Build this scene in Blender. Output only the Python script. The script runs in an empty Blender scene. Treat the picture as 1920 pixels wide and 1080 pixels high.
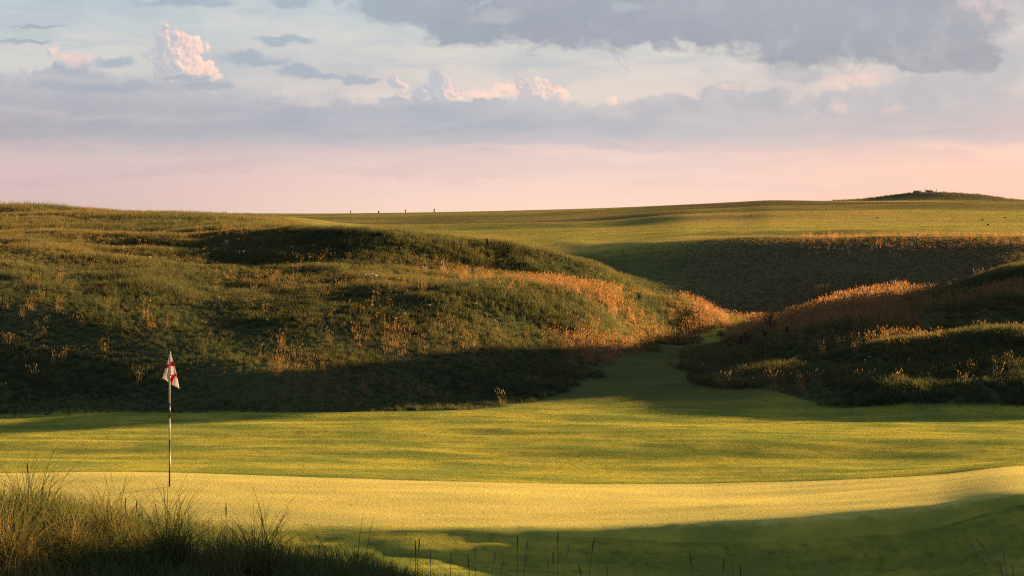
import bpy, bmesh, math, random
import numpy as np
from mathutils import Vector, Matrix

R = math.radians
random.seed(7)
rng = np.random.default_rng(11)
sc = bpy.context.scene
COL = sc.collection

# ------------------------------------------------------------------ camera
F = 3733.0            # focal length in photograph pixels (70 mm on a 36 mm sensor)
CAMZ = 4.5            # eye height above the flat of the putting green
HOR = 398.0           # photograph row of eye level
cam_d = bpy.data.cameras.new('camera')
cam_d.lens = 70.0
cam_d.sensor_width = 36.0
cam_d.clip_start = 0.2
cam_d.clip_end = 20000
cam_d.shift_y = -(540.0 - HOR) / 1920.0
cam = bpy.data.objects.new('camera', cam_d)
cam.location = (0, 0, CAMZ)
cam.rotation_euler = (R(90), 0, 0)
COL.objects.link(cam)
sc.camera = cam

# ------------------------------------------------------------------ exposure
sc.view_settings.view_transform = 'Standard'
sc.view_settings.look = 'None'
sc.view_settings.gamma = 1
sc.view_settings.use_curve_mapping = False
EXPO = 2.72
sc.view_settings.exposure = EXPO
sc.cycles.use_denoising = False
sc.cycles.filter_width = 1.2
sc.cycles.max_bounces = 6
sc.cycles.diffuse_bounces = 3
sc.cycles.transmission_bounces = 4
sc.cycles.transparent_max_bounces = 8
sc.cycles.use_fast_gi = False

# ------------------------------------------------------------------ sun
SUN_AZ, SUN_EL = 50.0, 7.2      # degrees right of the view direction / above the horizon
sun_d = bpy.data.lights.new('sun', 'SUN')
sun_d.energy = 5.0
sun_d.angle = R(0.7)
sun_d.color = (1.0, 0.64, 0.32)
sun = bpy.data.objects.new('sun', sun_d)
sv = Vector((math.sin(R(SUN_AZ)) * math.cos(R(SUN_EL)), math.cos(R(SUN_AZ)) * math.cos(R(SUN_EL)), math.sin(R(SUN_EL))))
sun.rotation_euler = sv.to_track_quat('Z', 'Y').to_euler()
sun.location = (60, 80, 30)
COL.objects.link(sun)


# ------------------------------------------------------------------ node helper
class NT:
    def __init__(self, tree):
        self.t = tree
        tree.nodes.clear()

    def n(self, kind, **kw):
        nd = self.t.nodes.new(kind)
        for k, v in kw.items():
            setattr(nd, k, v)
        return nd

    def put(self, sock, v):
        if v is None:
            return
        if isinstance(v, bpy.types.NodeSocket):
            self.t.links.new(v, sock)
        else:
            if hasattr(sock, 'default_value'):
                try:
                    sock.default_value = v
                except Exception:
                    sock.default_value = tuple(v) + (1.0,)

    def m(self, op, a, b=None, c=None, clamp=False):
        nd = self.n('ShaderNodeMath', operation=op)
        nd.use_clamp = clamp
        self.put(nd.inputs[0], a)
        self.put(nd.inputs[1], b)
        self.put(nd.inputs[2], c)
        return nd.outputs[0]

    def sstep(self, x, lo, hi):
        nd = self.n('ShaderNodeMapRange', interpolation_type='SMOOTHSTEP')
        nd.clamp = True
        self.put(nd.inputs['Value'], x)
        self.put(nd.inputs['From Min'], lo)
        self.put(nd.inputs['From Max'], hi)
        return nd.outputs['Result']

    def lin(self, x, lo, hi, a=0.0, b=1.0):
        nd = self.n('ShaderNodeMapRange')
        nd.clamp = True
        self.put(nd.inputs['Value'], x)
        self.put(nd.inputs['From Min'], lo)
        self.put(nd.inputs['From Max'], hi)
        self.put(nd.inputs['To Min'], a)
        self.put(nd.inputs['To Max'], b)
        return nd.outputs['Result']

    def mix(self, f, a, b, blend='MIX'):
        nd = self.n('ShaderNodeMix', data_type='RGBA', blend_type=blend)
        self.put(nd.inputs[0], f)
        self.put(nd.inputs[6], a if isinstance(a, bpy.types.NodeSocket) else tuple(a)[:3] + (1.0,))
        self.put(nd.inputs[7], b if isinstance(b, bpy.types.NodeSocket) else tuple(b)[:3] + (1.0,))
        return nd.outputs[2]

    def vec(self, x, y, z=0.0):
        nd = self.n('ShaderNodeCombineXYZ')
        self.put(nd.inputs[0], x); self.put(nd.inputs[1], y); self.put(nd.inputs[2], z)
        return nd.outputs[0]

    def noise(self, v, scale, detail=4.0, rough=0.5, distort=0.0, lac=2.0):
        nd = self.n('ShaderNodeTexNoise')
        nd.noise_dimensions = '3D'
        self.put(nd.inputs['Vector'], v)
        nd.inputs['Scale'].default_value = scale
        nd.inputs['Detail'].default_value = detail
        nd.inputs['Roughness'].default_value = rough
        nd.inputs['Lacunarity'].default_value = lac
        nd.inputs['Distortion'].default_value = distort
        return nd.outputs['Fac']

    def ramp(self, x, stops, interp='LINEAR'):
        nd = self.n('ShaderNodeValToRGB')
        nd.color_ramp.interpolation = interp
        els = nd.color_ramp.elements
        while len(els) > 1:
            els.remove(els[-1])
        for i, (p, c) in enumerate(stops):
            e = els[0] if i == 0 else els.new(p)
            e.position = p
            e.color = tuple(c)[:3] + (1.0,)
        self.put(nd.inputs[0], x)
        return nd.outputs[0]


def lin(c):
    """display 0-255 -> scene linear"""
    return tuple(((v / 255.0) / 12.92 if v / 255.0 <= 0.04045 else ((v / 255.0 + 0.055) / 1.055) ** 2.4) for v in c)


# ------------------------------------------------------------------ world: evening sky with clouds
world = bpy.data.worlds.new('World')
sc.world = world
world.use_nodes = True
W = NT(world.node_tree)
K = 2.0 ** (-EXPO)


def sky_col(c):
    return tuple(v * K for v in lin(c))


tc = W.n('ShaderNodeTexCoord')
sep = W.n('ShaderNodeSeparateXYZ')
W.put(sep.inputs[0], tc.outputs['Generated'])
dx, dy, dz = sep.outputs
den = W.m('MAXIMUM', dy, 0.15)
tu = W.m('DIVIDE', dx, den)              # tangent of the azimuth
tv = W.m('DIVIDE', dz, den)              # tangent of the elevation
PX = W.m('MULTIPLY_ADD', tu, 3.733, 0.960)      # in thousands, 0..1.92 over the view
PY = W.m('MULTIPLY_ADD', tv, -3.733, 0.398)     # 0 high .. 0.398 at eye level
P = W.vec(PX, PY, 0.0)
Pflat = W.vec(PX, W.m('MULTIPLY', PY, 2.6), 0.3)     # stretched streaks
n_big = W.noise(Pflat, 4.0, 6, 0.55, 0.15)
n_mid = W.noise(P, 14.0, 5, 0.58, 0.1)
n_wisp = W.noise(W.vec(PX, W.m('MULTIPLY', PY, 6.0), 4.2), 5.0, 7, 0.6, 0.25)
n_fine = W.noise(P, 48.0, 4, 0.6, 0.0)
nb = W.m('SUBTRACT', n_big, 0.5)
nm = W.m('SUBTRACT', n_mid, 0.5)
nf = W.m('SUBTRACT', n_fine, 0.5)
nw = W.m('SUBTRACT', n_wisp, 0.5)

def cnoise(v, scale, detail, rough):
    nd = W.n('ShaderNodeTexNoise'); nd.noise_dimensions = '3D'
    W.put(nd.inputs['Vector'], v); nd.inputs['Scale'].default_value = scale
    nd.inputs['Detail'].default_value = detail; nd.inputs['Roughness'].default_value = rough
    q = W.n('ShaderNodeSeparateXYZ'); W.put(q.inputs[0], nd.outputs['Color'])
    return W.m('SUBTRACT', q.outputs[0], .5), W.m('SUBTRACT', q.outputs[1], .5)


w1x, w1y = cnoise(P, 16.0, 5, .62)
WX = W.m('ADD', PX, W.m('MULTIPLY', w1x, .075))
WY = W.m('ADD', PY, W.m('MULTIPLY', w1y, .040))

# clear air between the clouds, row by row
rowf = W.m('ADD', PY, W.m('MULTIPLY', nw, 0.02))
row01 = W.m('DIVIDE', rowf, 0.4, clamp=True)
base_l = W.ramp(row01, [(0.0, sky_col((184, 198, 206))), (0.25, sky_col((201, 203, 203))), (0.45, sky_col((204, 198, 200))),
                        (0.62, sky_col((182, 178, 190))), (0.74, sky_col((206, 187, 190))), (0.87, sky_col((217, 188, 190))), (1.0, sky_col((216, 190, 184)))])
base_m = W.ramp(row01, [(0.0, sky_col((190, 202, 208))), (0.25, sky_col((208, 204, 202))), (0.45, sky_col((220, 204, 200))),
                        (0.62, sky_col((186, 184, 196))), (0.74, sky_col((222, 200, 200))), (0.87, sky_col((244, 212, 202))), (1.0, sky_col((255, 222, 200)))])
base_r = W.ramp(row01, [(0.0, sky_col((176, 176, 186))), (0.25, sky_col((196, 186, 190))), (0.45, sky_col((200, 186, 190))),
                        (0.62, sky_col((204, 186, 192))), (0.74, sky_col((236, 196, 188))), (0.87, sky_col((250, 204, 186))), (1.0, sky_col((248, 196, 176)))])
base = W.mix(W.sstep(PX, 0.0, 0.95), base_l, base_m)
base = W.mix(W.sstep(PX, 1.15, 1.85), base, base_r)


def blob(cx, cy, rx, ry, edge=0.35, amp=0.8, noise=None, amp2=0.25, rot=0.0):
    """soft mask of a cloud centred at (cx, cy) with radii (rx, ry), edge broken up by noise"""
    ax = W.m('SUBTRACT', WX, cx); ay = W.m('SUBTRACT', WY, cy)
    if rot:
        c, s = math.cos(rot), math.sin(rot)
        bx = W.m('ADD', W.m('MULTIPLY', ax, c), W.m('MULTIPLY', ay, s))
        by = W.m('ADD', W.m('MULTIPLY', ax, -s), W.m('MULTIPLY', ay, c))
        ax, ay = bx, by
    q = W.m('SQRT', W.m('ADD', W.m('POWER', W.m('DIVIDE', W.m('ABSOLUTE', ax), rx), 2.0),
                        W.m('POWER', W.m('DIVIDE', W.m('ABSOLUTE', ay), ry), 2.0)))
    q = W.m('ADD', q, W.m('MULTIPLY', noise if noise is not None else nm, -amp))
    q = W.m('ADD', q, W.m('MULTIPLY', nf, -amp2))
    return W.sstep(q, 1.0 + edge * 0.5, 1.0 - edge * 0.5)


def union(ms):
    o = ms[0]
    for k in ms[1:]:
        o = W.m('MAXIMUM', o, k)
    return o


sky = base

# soft uneven veil over the clear air
n_soft = W.noise(W.vec(WX, W.m('MULTIPLY', WY, 3.2), 9.1), 3.2, 6, .6, .2)
sky = W.mix(W.m('MULTIPLY', W.m('MULTIPLY', W.sstep(n_soft, .42, .66), W.sstep(PY, .26, .16)), .55), sky, sky_col((172, 180, 194)))
sky = W.mix(W.m('MULTIPLY', W.m('MULTIPLY', W.sstep(n_soft, .52, .34), W.sstep(PY, .26, .16)), .35), sky, sky_col((222, 212, 206)))
st = W.m('MULTIPLY', W.sstep(n_wisp, 0.50, 0.70), W.sstep(PY, 0.21, 0.10))
sky = W.mix(W.m('MULTIPLY', st, 0.45), sky, sky_col((168, 180, 195)))


def torn(m, lo=.36, hi=.60):
    """tear holes and thin places into a cloud mask"""
    return W.m('MULTIPLY', m, W.sstep(W.m('ADD', n_tear, W.m('MULTIPLY', m, .22)), lo, hi))


n_tear = W.noise(W.vec(WX, W.m('MULTIPLY', WY, 2.2), 2.3), 20.0, 5, .62, .1)

# rear lumpy grey-blue bank tops right of centre
rear = union([blob(1.355, .180, .050, .026, .35, 1.6), blob(1.44, .190, .050, .024, .35, 1.6), blob(1.26, .200, .09, .018, .5, 1.4),
              blob(1.40, .205, .11, .022, .5, 1.4), blob(1.56, .195, .06, .028, .5, 1.6), blob(1.75, .185, .17, .050, .9, 1.5),
              blob(1.50, .140, .07, .016, .8, 1.6), blob(1.86, .13, .07, .05, 1.0, 1.4)])
rear = torn(rear, .30, .52)
rear_c = W.mix(W.sstep(n_mid, .4, .65), sky_col((164, 168, 186)), sky_col((182, 180, 192)))
sky = W.mix(W.m('MULTIPLY', rear, 0.72), sky, rear_c)

# small separate blue-grey clouds on the left
small = union([blob(.535, .076, .060, .008, .8, 1.5), blob(.520, .080, .035, .009, .6, 1.6), blob(.465, .108, .055, .010, 1.0, 1.5), blob(.50, .117, .05, .007, 1.0, 1.4),
               blob(.560, .134, .036, .014, .6, 1.3), blob(.60, .143, .05, .005, 1.0, 1.2), blob(.655, .150, .022, .012, .7, 1.9), blob(.68, .154, .022, .006, .9, 1.5),
               blob(.045, .077, .055, .005, .8, 1.1), blob(.215, .116, .042, .010, .8, 1.2), blob(.75, .192, .05, .006, .9, 1.2),
               blob(.36, .003, .09, .009, .9, 1.3), blob(.55, .004, .035, .011, .8, 1.5), blob(.07, .049, .05, .003, 1.0, 1.0), blob(.83, .045, .02, .006, 1., 1.5)])
small = torn(small, .28, .56)
sky = W.mix(W.m('MULTIPLY', small, 0.75), sky, sky_col((152, 167, 187)))


# sunlit cumulus (lit from the right, where the sun stands)
def billow(v):
    nd = W.n('ShaderNodeTexVoronoi', feature='SMOOTH_F1'); nd.voronoi_dimensions = '2D'
    W.put(nd.inputs['Vector'], v); nd.inputs['Scale'].default_value = 36.0
    nd.inputs['Detail'].default_value = 2.0; nd.inputs['Roughness'].default_value = .6; nd.inputs['Smoothness'].default_value = .8
    return nd.outputs['Distance']


warp_p = W.vec(W.m('ADD', PX, W.m('MULTIPLY', w1x, .04)), W.m('ADD', PY, W.m('MULTIPLY', w1y, .04)), 0.0)
off = W.n('ShaderNodeVectorMath', operation='ADD'); W.put(off.inputs[0], warp_p); off.inputs[1].default_value = (.0040, -.0034, 0)
n_0 = billow(warp_p)
n_l = billow(off.outputs[0])
emb = W.m('MULTIPLY', W.m('SUBTRACT', n_l, n_0), .95)      # relief of the billows towards the sun
puff = W.m('MULTIPLY', W.m('SUBTRACT', n_0, .35), -1.0)


def fat(*a, **k):
    return blob(a[0], a[1], a[2] * 1.25, a[3] * 1.25, a[4] + .14, *a[5:], **k)


def cumulus(masks, x0, x1, hi=(254, 214, 198), lo=(184, 184, 198), f=1.0, bias=0.0):
    global sky
    m = union(masks)
    lit = W.m('ADD', W.lin(W.m('SUBTRACT', WX, W.m('MULTIPLY', WY, .35)), x0 - .04, x1 - .04, 0.0 + bias, 0.85 + bias), emb)
    lit = W.sstep(lit, 0.0, 0.95)
    c = W.mix(lit, sky_col(lo), sky_col(hi))
    c = W.mix(W.m('MULTIPLY', W.sstep(emb, .12, .35), W.m('MULTIPLY', lit, .6)), c, sky_col((255, 228, 214)))
    sky = W.mix(W.m('MULTIPLY', m, f), sky, c)


cb = puff
cumulus([fat(.312, .066, .018, .028, .10, .7, cb), fat(.335, .086, .032, .032, .10, .7, cb), fat(.362, .104, .026, .036, .10, .7, cb, rot=.5),
         fat(.386, .132, .020, .022, .12, .7, cb), fat(.405, .150, .018, .009, .3, .7, cb), fat(.296, .105, .020, .045, .35, .7, cb), fat(.345, .132, .048, .024, .12, .7, cb)], .300, .385)
cumulus([fat(.100, .098, .014, .010, .45, .9), fat(.140, .112, .016, .010, .7, 1.0)], .08, .11, (240, 202, 196), f=.8)
cumulus([fat(.730, .158, .014, .012, .3, .4, cb), fat(.748, .164, .014, .010, .3, .4, cb)], .70, .76, (250, 214, 202), f=.9)
cumulus([fat(.815, .150, .012, .020, .15, .4, cb), fat(.835, .164, .026, .016, .15, .4, cb), fat(.86, .176, .03, .010, .2, .4, cb), fat(.80, .172, .03, .014, .2, .4, cb),
         fat(.945, .168, .024, .011, .2, .4, cb), fat(.91, .178, .03, .007, .3, .4, cb)], .79, .86, (250, 212, 200), (182, 186, 200), f=.95)
cumulus([fat(.972, .158, .013, .016, .12, .4, cb), fat(1.018, .160, .017, .018, .12, .4, cb), fat(1.045, .174, .026, .014, .14, .4, cb),
         fat(.990, .176, .03, .014, .15, .4, cb), fat(1.02, .184, .05, .010, .2, .4, cb), fat(1.15, .188, .016, .010, .5, 1.0, cb)], .945, 1.04, (254, 214, 196), (196, 188, 198), f=.97)
cumulus([fat(1.150, .100, .008, .018, .9, 1.0, rot=-.45), fat(1.162, .122, .008, .016, .9, 1.0, rot=-.45), fat(1.60, .150, .05, .010, 1.0, 1.6), fat(1.83, .020, .05, .014, 1.0, 1.8),
         fat(1.83, .108, .014, .018, 1.0, 1.6), fat(1.57, .200, .016, .008, .9, 1.8), fat(1.67, .208, .020, .006, .9, 1.6), fat(1.36, .162, .02, .005, .9, 1.5)], 1.1, 1.3, (238, 200, 194), f=.6)

# long pale lavender bank across the lower sky, with a lumpy top and a soft layered foot
top = W.ramp(W.m('DIVIDE', PX, 1.92, clamp=True), [(0.0, (.138,) * 3), (0.05, (.112,) * 3), (0.09, (.122,) * 3), (0.14, (.145,) * 3), (0.18, (.152,) * 3), (0.23, (.165,) * 3), (0.30, (.183,) * 3), (0.38, (.172,) * 3),
                                                  (0.48, (.176,) * 3), (0.56, (.180,) * 3), (0.62, (.192,) * 3), (0.67, (.190,) * 3), (0.74, (.188,) * 3), (0.80, (.198,) * 3), (0.88, (.190,) * 3), (1.0, (.20,) * 3)])
topn = W.m('ADD', W.m('ADD', top, W.m('MULTIPLY', nm, -0.05)), W.m('MULTIPLY', puff, -0.020))
topsoft = W.lin(n_soft, .4, .6, .004, .035)
m_top = W.sstep(PY, W.m('SUBTRACT', topn, topsoft), W.m('ADD', topn, topsoft))
foot = W.m('ADD', W.m('ADD', 0.268, W.m('MULTIPLY', nw, 0.08)), W.m('MULTIPLY', w1y, .02))
m_foot = W.sstep(PY, W.m('ADD', foot, 0.022), W.m('SUBTRACT', foot, 0.030))
bank = W.m('MULTIPLY', m_top, m_foot)
bank_c = W.ramp(W.m('DIVIDE', PX, 1.92, clamp=True), [(0.0, sky_col((168, 164, 178))), (0.25, sky_col((166, 170, 187))), (0.5, sky_col((176, 181, 194))), (0.75, sky_col((186, 182, 193))), (1.0, sky_col((188, 176, 186)))])
bank_c = W.mix(W.sstep(PY, 0.15, 0.23), W.mix(0.55, bank_c, sky_col((192, 192, 202))), bank_c)
bank_c = W.mix(W.m('MULTIPLY', W.sstep(n_big, 0.42, 0.66), 0.6), bank_c, sky_col((150, 160, 182)))
bank_c = W.mix(W.m('MULTIPLY', W.sstep(n_wisp, 0.48, 0.70), 0.55), bank_c, sky_col((196, 190, 198)))
bank_c = W.mix(W.m('MULTIPLY', W.sstep(n_mid, 0.50, 0.70), 0.25), bank_c, sky_col((182, 182, 194)))
sky = W.mix(W.m('MULTIPLY', bank, W.lin(PX, 0.9, 1.6, 0.92, 0.62)), sky, bank_c)

# dark cloud lip under the big cumulus
lip = torn(union([blob(.35, .149, .050, .006, .6, .9), blob(.385, .163, .055, .009, .6, .9), blob(.21, .163, .14, .010, 1.0, 1.1)]), .25, .5)
sky = W.mix(W.m('MULTIPLY', lip, 0.7), sky, sky_col((157, 166, 185)))

# the big grey mass high on the right
n_b2 = W.noise(W.vec(WX, W.m('MULTIPLY', WY, 1.8), 7.7), 8.0, 6, 0.60, 0.2)
nb2 = W.m('SUBTRACT', n_b2, 0.5)
mass = union([blob(.76, -.03, .19, .065, .4, 2.2, nb2), blob(.88, .045, .08, .036, .5, 2.2, nb2), blob(1.06, .01, .17, .066, .4, 2.0, nb2),
              blob(1.30, .03, .26, .072, .4, 1.8, nb2), blob(1.62, .05, .26, .080, .4, 1.8, nb2), blob(1.74, .110, .12, .030, .4, 1.6, nb2), blob(1.30, -.12, .75, .11, .4, 1.6, nb2)])
mass_c = W.mix(W.sstep(PY, -.02, .13), sky_col((154, 157, 174)), sky_col((136, 143, 165)))
mass_c = W.mix(W.m('MULTIPLY', W.sstep(n_mid, .46, .70), .6), mass_c, sky_col((176, 172, 184)))
mass_c = W.mix(W.m('MULTIPLY', W.sstep(n_big, .48, .66), .6), mass_c, sky_col((136, 144, 166)))
mass_c = W.mix(W.m('MULTIPLY', W.sstep(n_soft, .44, .62), .4), mass_c, sky_col((152, 156, 176)))
mass_c = W.mix(W.m('MULTIPLY', W.sstep(PX, 1.0, .66), .65), mass_c, sky_col((154, 168, 186)))
gap = union([blob(.93, .030, .035, .012, 1.0, 2.6, nb2), blob(1.18, .012, .03, .010, .9, 1.6, nb2)])
mass = W.m('MULTIPLY', mass, W.m('SUBTRACT', 1.0, W.m('MULTIPLY', gap, .3)))
sky = W.mix(W.m('MULTIPLY', mass, 0.92), sky, mass_c)

# long thin pink veils low down
n_low = W.noise(W.vec(WX, W.m('MULTIPLY', WY, 9.0), 1.7), 3.0, 7, .6, .2)
low = W.m('MULTIPLY', W.sstep(PY, .24, .28), W.sstep(PY, .39, .33))
sky = W.mix(W.m('MULTIPLY', W.m('MULTIPLY', W.sstep(n_low, .48, .66), low), .5), sky, W.mix(W.sstep(PX, .2, 1.2), sky_col((198, 176, 184)), sky_col((226, 198, 196))))
sky = W.mix(W.m('MULTIPLY', W.m('MULTIPLY', W.sstep(n_low, .50, .34), low), .4), sky, W.mix(W.sstep(PX, .2, 1.2), sky_col((222, 190, 190)), sky_col((252, 214, 200))))

# overhead and behind: dim blue evening sky, cloudless
side = W.mix(W.sstep(dz, .0, .35), sky_col((176, 166, 180)), sky_col((142, 160, 190)))
over = W.mix(W.sstep(dz, .10, .55), sky_col((176, 184, 198)), sky_col((142, 160, 190)))
dome = W.mix(W.sstep(dy, .52, .30), over, side)
dome = W.mix(W.sstep(dz, .0, -.02), dome, sky_col((60, 62, 52)))
# the clouds stand only in this quarter of the horizon and thin out to its edges
sky = W.mix(W.m('MULTIPLY', W.sstep(PY, .30, .40), .06), sky, sky_col((172, 150, 160)))
sky = W.mix(.03, sky, sky_col((90, 104, 140)))
reach = W.m('MULTIPLY', W.m('MULTIPLY', W.sstep(dz, .22, .12), W.sstep(dz, -.03, -.01)), W.sstep(dy, .45, .62))

nish = W.n('ShaderNodeTexSky', sky_type='NISHITA')
nish.sun_disc = False
nish.sun_elevation = R(SUN_EL)
nish.sun_rotation = R(SUN_AZ)
bg0 = W.n('ShaderNodeBackground'); W.put(bg0.inputs[0], dome); bg0.inputs[1].default_value = 0.97
bgc = W.n('ShaderNodeBackground'); W.put(bgc.inputs[0], sky); bgc.inputs[1].default_value = 0.97
bg1 = W.n('ShaderNodeMixShader'); W.put(bg1.inputs[0], reach)
W.t.links.new(bg0.outputs[0], bg1.inputs[1]); W.t.links.new(bgc.outputs[0], bg1.inputs[2])
bg2 = W.n('ShaderNodeBackground'); W.put(bg2.inputs[0], nish.outputs[0]); bg2.inputs[1].default_value = 0.003
ad = W.n('ShaderNodeAddShader')
W.t.links.new(bg1.outputs[0], ad.inputs[0]); W.t.links.new(bg2.outputs[0], ad.inputs[1])
wo = W.n('ShaderNodeOutputWorld')
W.t.links.new(ad.outputs[0], wo.inputs[0])


# ------------------------------------------------------------------ small numeric tools
def pchip(x, y, xi):
    x = np.asarray(x, float); y = np.asarray(y, float)
    h = np.diff(x); dl = np.diff(y) / h
    d = np.zeros_like(y)
    for i in range(1, len(x) - 1):
        if dl[i - 1] * dl[i] > 0:
            w1 = 2 * h[i] + h[i - 1]; w2 = h[i] + 2 * h[i - 1]
            d[i] = (w1 + w2) / (w1 / dl[i - 1] + w2 / dl[i])
    d[0] = dl[0]; d[-1] = dl[-1]
    xi = np.clip(xi, x[0], x[-1])
    k = np.clip(np.searchsorted(x, xi) - 1, 0, len(h) - 1)
    t = (xi - x[k]) / h[k]
    return ((1 + 2 * t) * (1 - t) ** 2 * y[k] + t * (1 - t) ** 2 * h[k] * d[k]
            + t * t * (3 - 2 * t) * y[k + 1] + t * t * (t - 1) * h[k] * d[k + 1])


_perm = np.random.default_rng(5).random((256, 256))


def vnoise(x, y):
    xi = np.floor(x).astype(int); yi = np.floor(y).astype(int)
    fx = x - xi; fy = y - yi
    fx = fx * fx * (3 - 2 * fx); fy = fy * fy * (3 - 2 * fy)
    g = lambda a, b: _perm[a & 255, b & 255]
    return ((g(xi, yi) * (1 - fx) + g(xi + 1, yi) * fx) * (1 - fy) + (g(xi, yi + 1) * (1 - fx) + g(xi + 1, yi + 1) * fx) * fy) - 0.5


def fbm(x, y, octaves=4, seed=0.0, gain=0.5):
    s = 0; a = 1.0
    for i in range(octaves):
        s = s + a * vnoise(x + seed + 17.3 * i, y - seed + 9.1 * i)
        x = x * 2.03; y = y * 2.03; a *= gain
    return s


def smooth(a, b, v):
    t = np.clip((v - a) / (b - a), 0, 1)
    return t * t * (3 - 2 * t)


# ------------------------------------------------------------------ the lie of the land
# survey lines: for bearings (photograph columns) the distance and sight row of each break of slope,
# from the dune under the camera out to the skyline; z = CAMZ - (row - HOR) * d / F
KD = {
    #        near dune     dip         front foot   front crest  green edge   swale       rise         foot
    -900: [(9.5, 1479), (13, 1000), (23, 1190), (27.0, 1085), (29.5, 1000), (34, 886), (37.3, 856), (39.5, 832), (46, 778)],
    0:    [(9.5, 1479), (13, 1005), (23, 1190), (27.0, 1085), (29.5, 1000), (34, 888), (37.3, 856), (39.5, 832), (46, 778)],
    250:  [(9.5, 1479), (13, 1030), (23, 1200), (27.0, 1085), (29.5, 995), (34, 889), (37.3, 856), (39.5, 832), (46, 770)],
    500: [(9.5, 1479), (13, 1078), (23, 1210), (27.0, 1085), (29.5, 990), (34, 893), (37.3, 857), (39.5, 832), (46, 769)],
    700: [(9.5, 1479), (13, 1115), (23, 1210), (26.9, 1085), (29.5, 987), (34, 898), (37.3, 860), (39.5, 831), (46, 768)],
    900: [(9.5, 1479), (13, 1160), (23, 1215), (27.3, 1085), (29.5, 985), (34, 904), (37.3, 866), (39.5, 830), (46, 770)],
    1100: [(9.5, 1479), (13, 1215), (23, 1210), (27.7, 1085), (29.5, 983), (34, 909), (37.3, 869), (39.5, 826), (46, 772)],
    1300: [(9.5, 1479), (13, 1225), (23, 1210), (27.85, 1085), (29.5, 976), (34, 911), (37.3, 870), (39.5, 826), (46, 774)],
    1380: [(9.5, 1479), (13, 1225), (23, 1210), (27.9, 1085), (29.5, 972), (34, 909), (37.3, 869), (39.5, 827), (46, 776)],
    1450: [(9.5, 1479), (13, 1225), (23, 1210), (27.9, 1085), (29.5, 969), (34, 907), (37.3, 868), (39.5, 828), (46, 778)],
    1600: [(9.5, 1479), (13, 1225), (23, 1210), (27.9, 1085), (29.5, 960), (34, 899), (37.3, 868), (39.5, 830), (46, 780)],
    1750: [(9.5, 1479), (13, 1225), (23, 1210), (27.9, 1085), (29.5, 948), (34, 888), (37.3, 863), (39.5, 831), (46, 780)],
    1920: [(9.5, 1479), (13, 1225), (23, 1210), (27.4, 1080), (29.5, 925), (34, 871), (37.3, 858), (39.5, 832), (46, 778)],
    2900: [(9.5, 1479), (13, 1225), (23, 1210), (27.4, 1060), (29.5, 900), (34, 860), (37.3, 852), (39.5, 828), (46, 776)],
}
KH = {
    -900: [(47.5, 735), (50.3, 650), (54, 560), (61, 492), (70, 455), (76, 438), (84, 452), (92, 436), (98, 420), (106, 409), (112, 399), (118, 395), (150, 399), (700, 399)],
    0: [(47.5, 735), (50.3, 650), (54, 560), (61, 492), (70, 455), (76, 438), (84, 452), (92, 436), (98, 420), (106, 409), (112, 399), (118, 395), (150, 399), (700, 399)],
    250: [(47.5, 740), (50.3, 660), (54.5, 575), (62, 508), (70, 468), (75, 443), (82, 450), (90, 437), (97, 421), (105, 408), (112, 408), (118, 406), (150, 408), (700, 400)],
    500: [(47.8, 740), (50.8, 670), (55, 592), (62.5, 527), (69.5, 482), (75, 433), (81, 437), (88, 431), (100, 419), (112, 415), (130, 417), (200, 414), (300, 401.5), (700, 400)],
    700: [(48.6, 735), (52, 668), (57.5, 560), (62, 523), (67, 497), (72, 438), (80, 460), (95, 470), (110, 463), (125, 450), (150, 436), (200, 421), (300, 399.5), (700, 402)],
    900: [(50, 728), (55, 642), (61, 532), (65, 530), (68, 516), (73, 456), (80, 480), (92, 490), (105, 480), (115, 461), (138, 441), (185, 419), (300, 396), (700, 402)],
    1100: [(54, 700), (59, 630), (64.5, 549), (67, 548), (69, 540), (73, 493), (80, 520), (88, 522), (95, 500), (102, 476), (110, 456), (160, 424), (300, 391), (700, 402)],
    1300: [(56, 685), (66, 645), (73, 570), (75, 576), (76.5, 582), (78, 588), (82, 594), (85, 584), (90, 548), (95, 505), (102, 456), (125, 430), (300, 383), (700, 402)],
    1380: [(54, 690), (62, 660), (70, 622), (73, 609), (74.5, 603), (76, 600), (81, 604), (85, 588), (90, 552), (95, 505), (102, 452), (124, 429), (298, 379), (700, 402)],
    1450: [(50, 717), (54, 682), (58, 650), (61, 636), (63, 628), (65, 621), (72, 617), (84, 592), (89, 556), (95, 505), (102, 450), (122, 428), (295, 376), (700, 402)],
    1600: [(49, 727), (52, 692), (56, 652), (59, 628), (61, 610), (64, 592), (66, 586), (68, 579), (84, 600), (93, 520), (102, 448), (122, 427), (290, 378), (700, 402)],
    1750: [(48, 737), (50.5, 692), (53, 647), (58, 642), (61, 622), (65, 580), (68, 562), (71, 546), (84, 562), (93, 512), (102, 446), (122, 426), (290, 378), (700, 402)],
    1920: [(48, 732), (50.5, 686), (53, 640), (58, 636), (61, 612), (65, 551), (69, 550), (74, 505), (84, 532), (93, 492), (102, 444), (122, 425), (290, 379), (700, 402)],
    2900: [(48, 732), (50.5, 686), (53, 640), (58, 640), (61, 622), (65, 575), (69, 565), (74, 520), (84, 540), (93, 495), (102, 440), (122, 422), (290, 381), (700, 402)],
}
us = sorted(KD)
feat_d = np.array([[p[0] for p in KD[u] + KH[u]] for u in us])
feat_z = np.array([[CAMZ - (p[1] - HOR) * p[0] / F for p in KD[u] + KH[u]] for u in us])
UG = np.linspace(-900, 2900, 381)
DG = np.concatenate([np.linspace(3, 130, 1100), np.geomspace(131, 3000, 160)])
fd = np.stack([pchip(us, feat_d[:, k], UG) for k in range(feat_d.shape[1])], 1)
fz = np.stack([pchip(us, feat_z[:, k], UG) for k in range(feat_d.shape[1])], 1)
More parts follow.
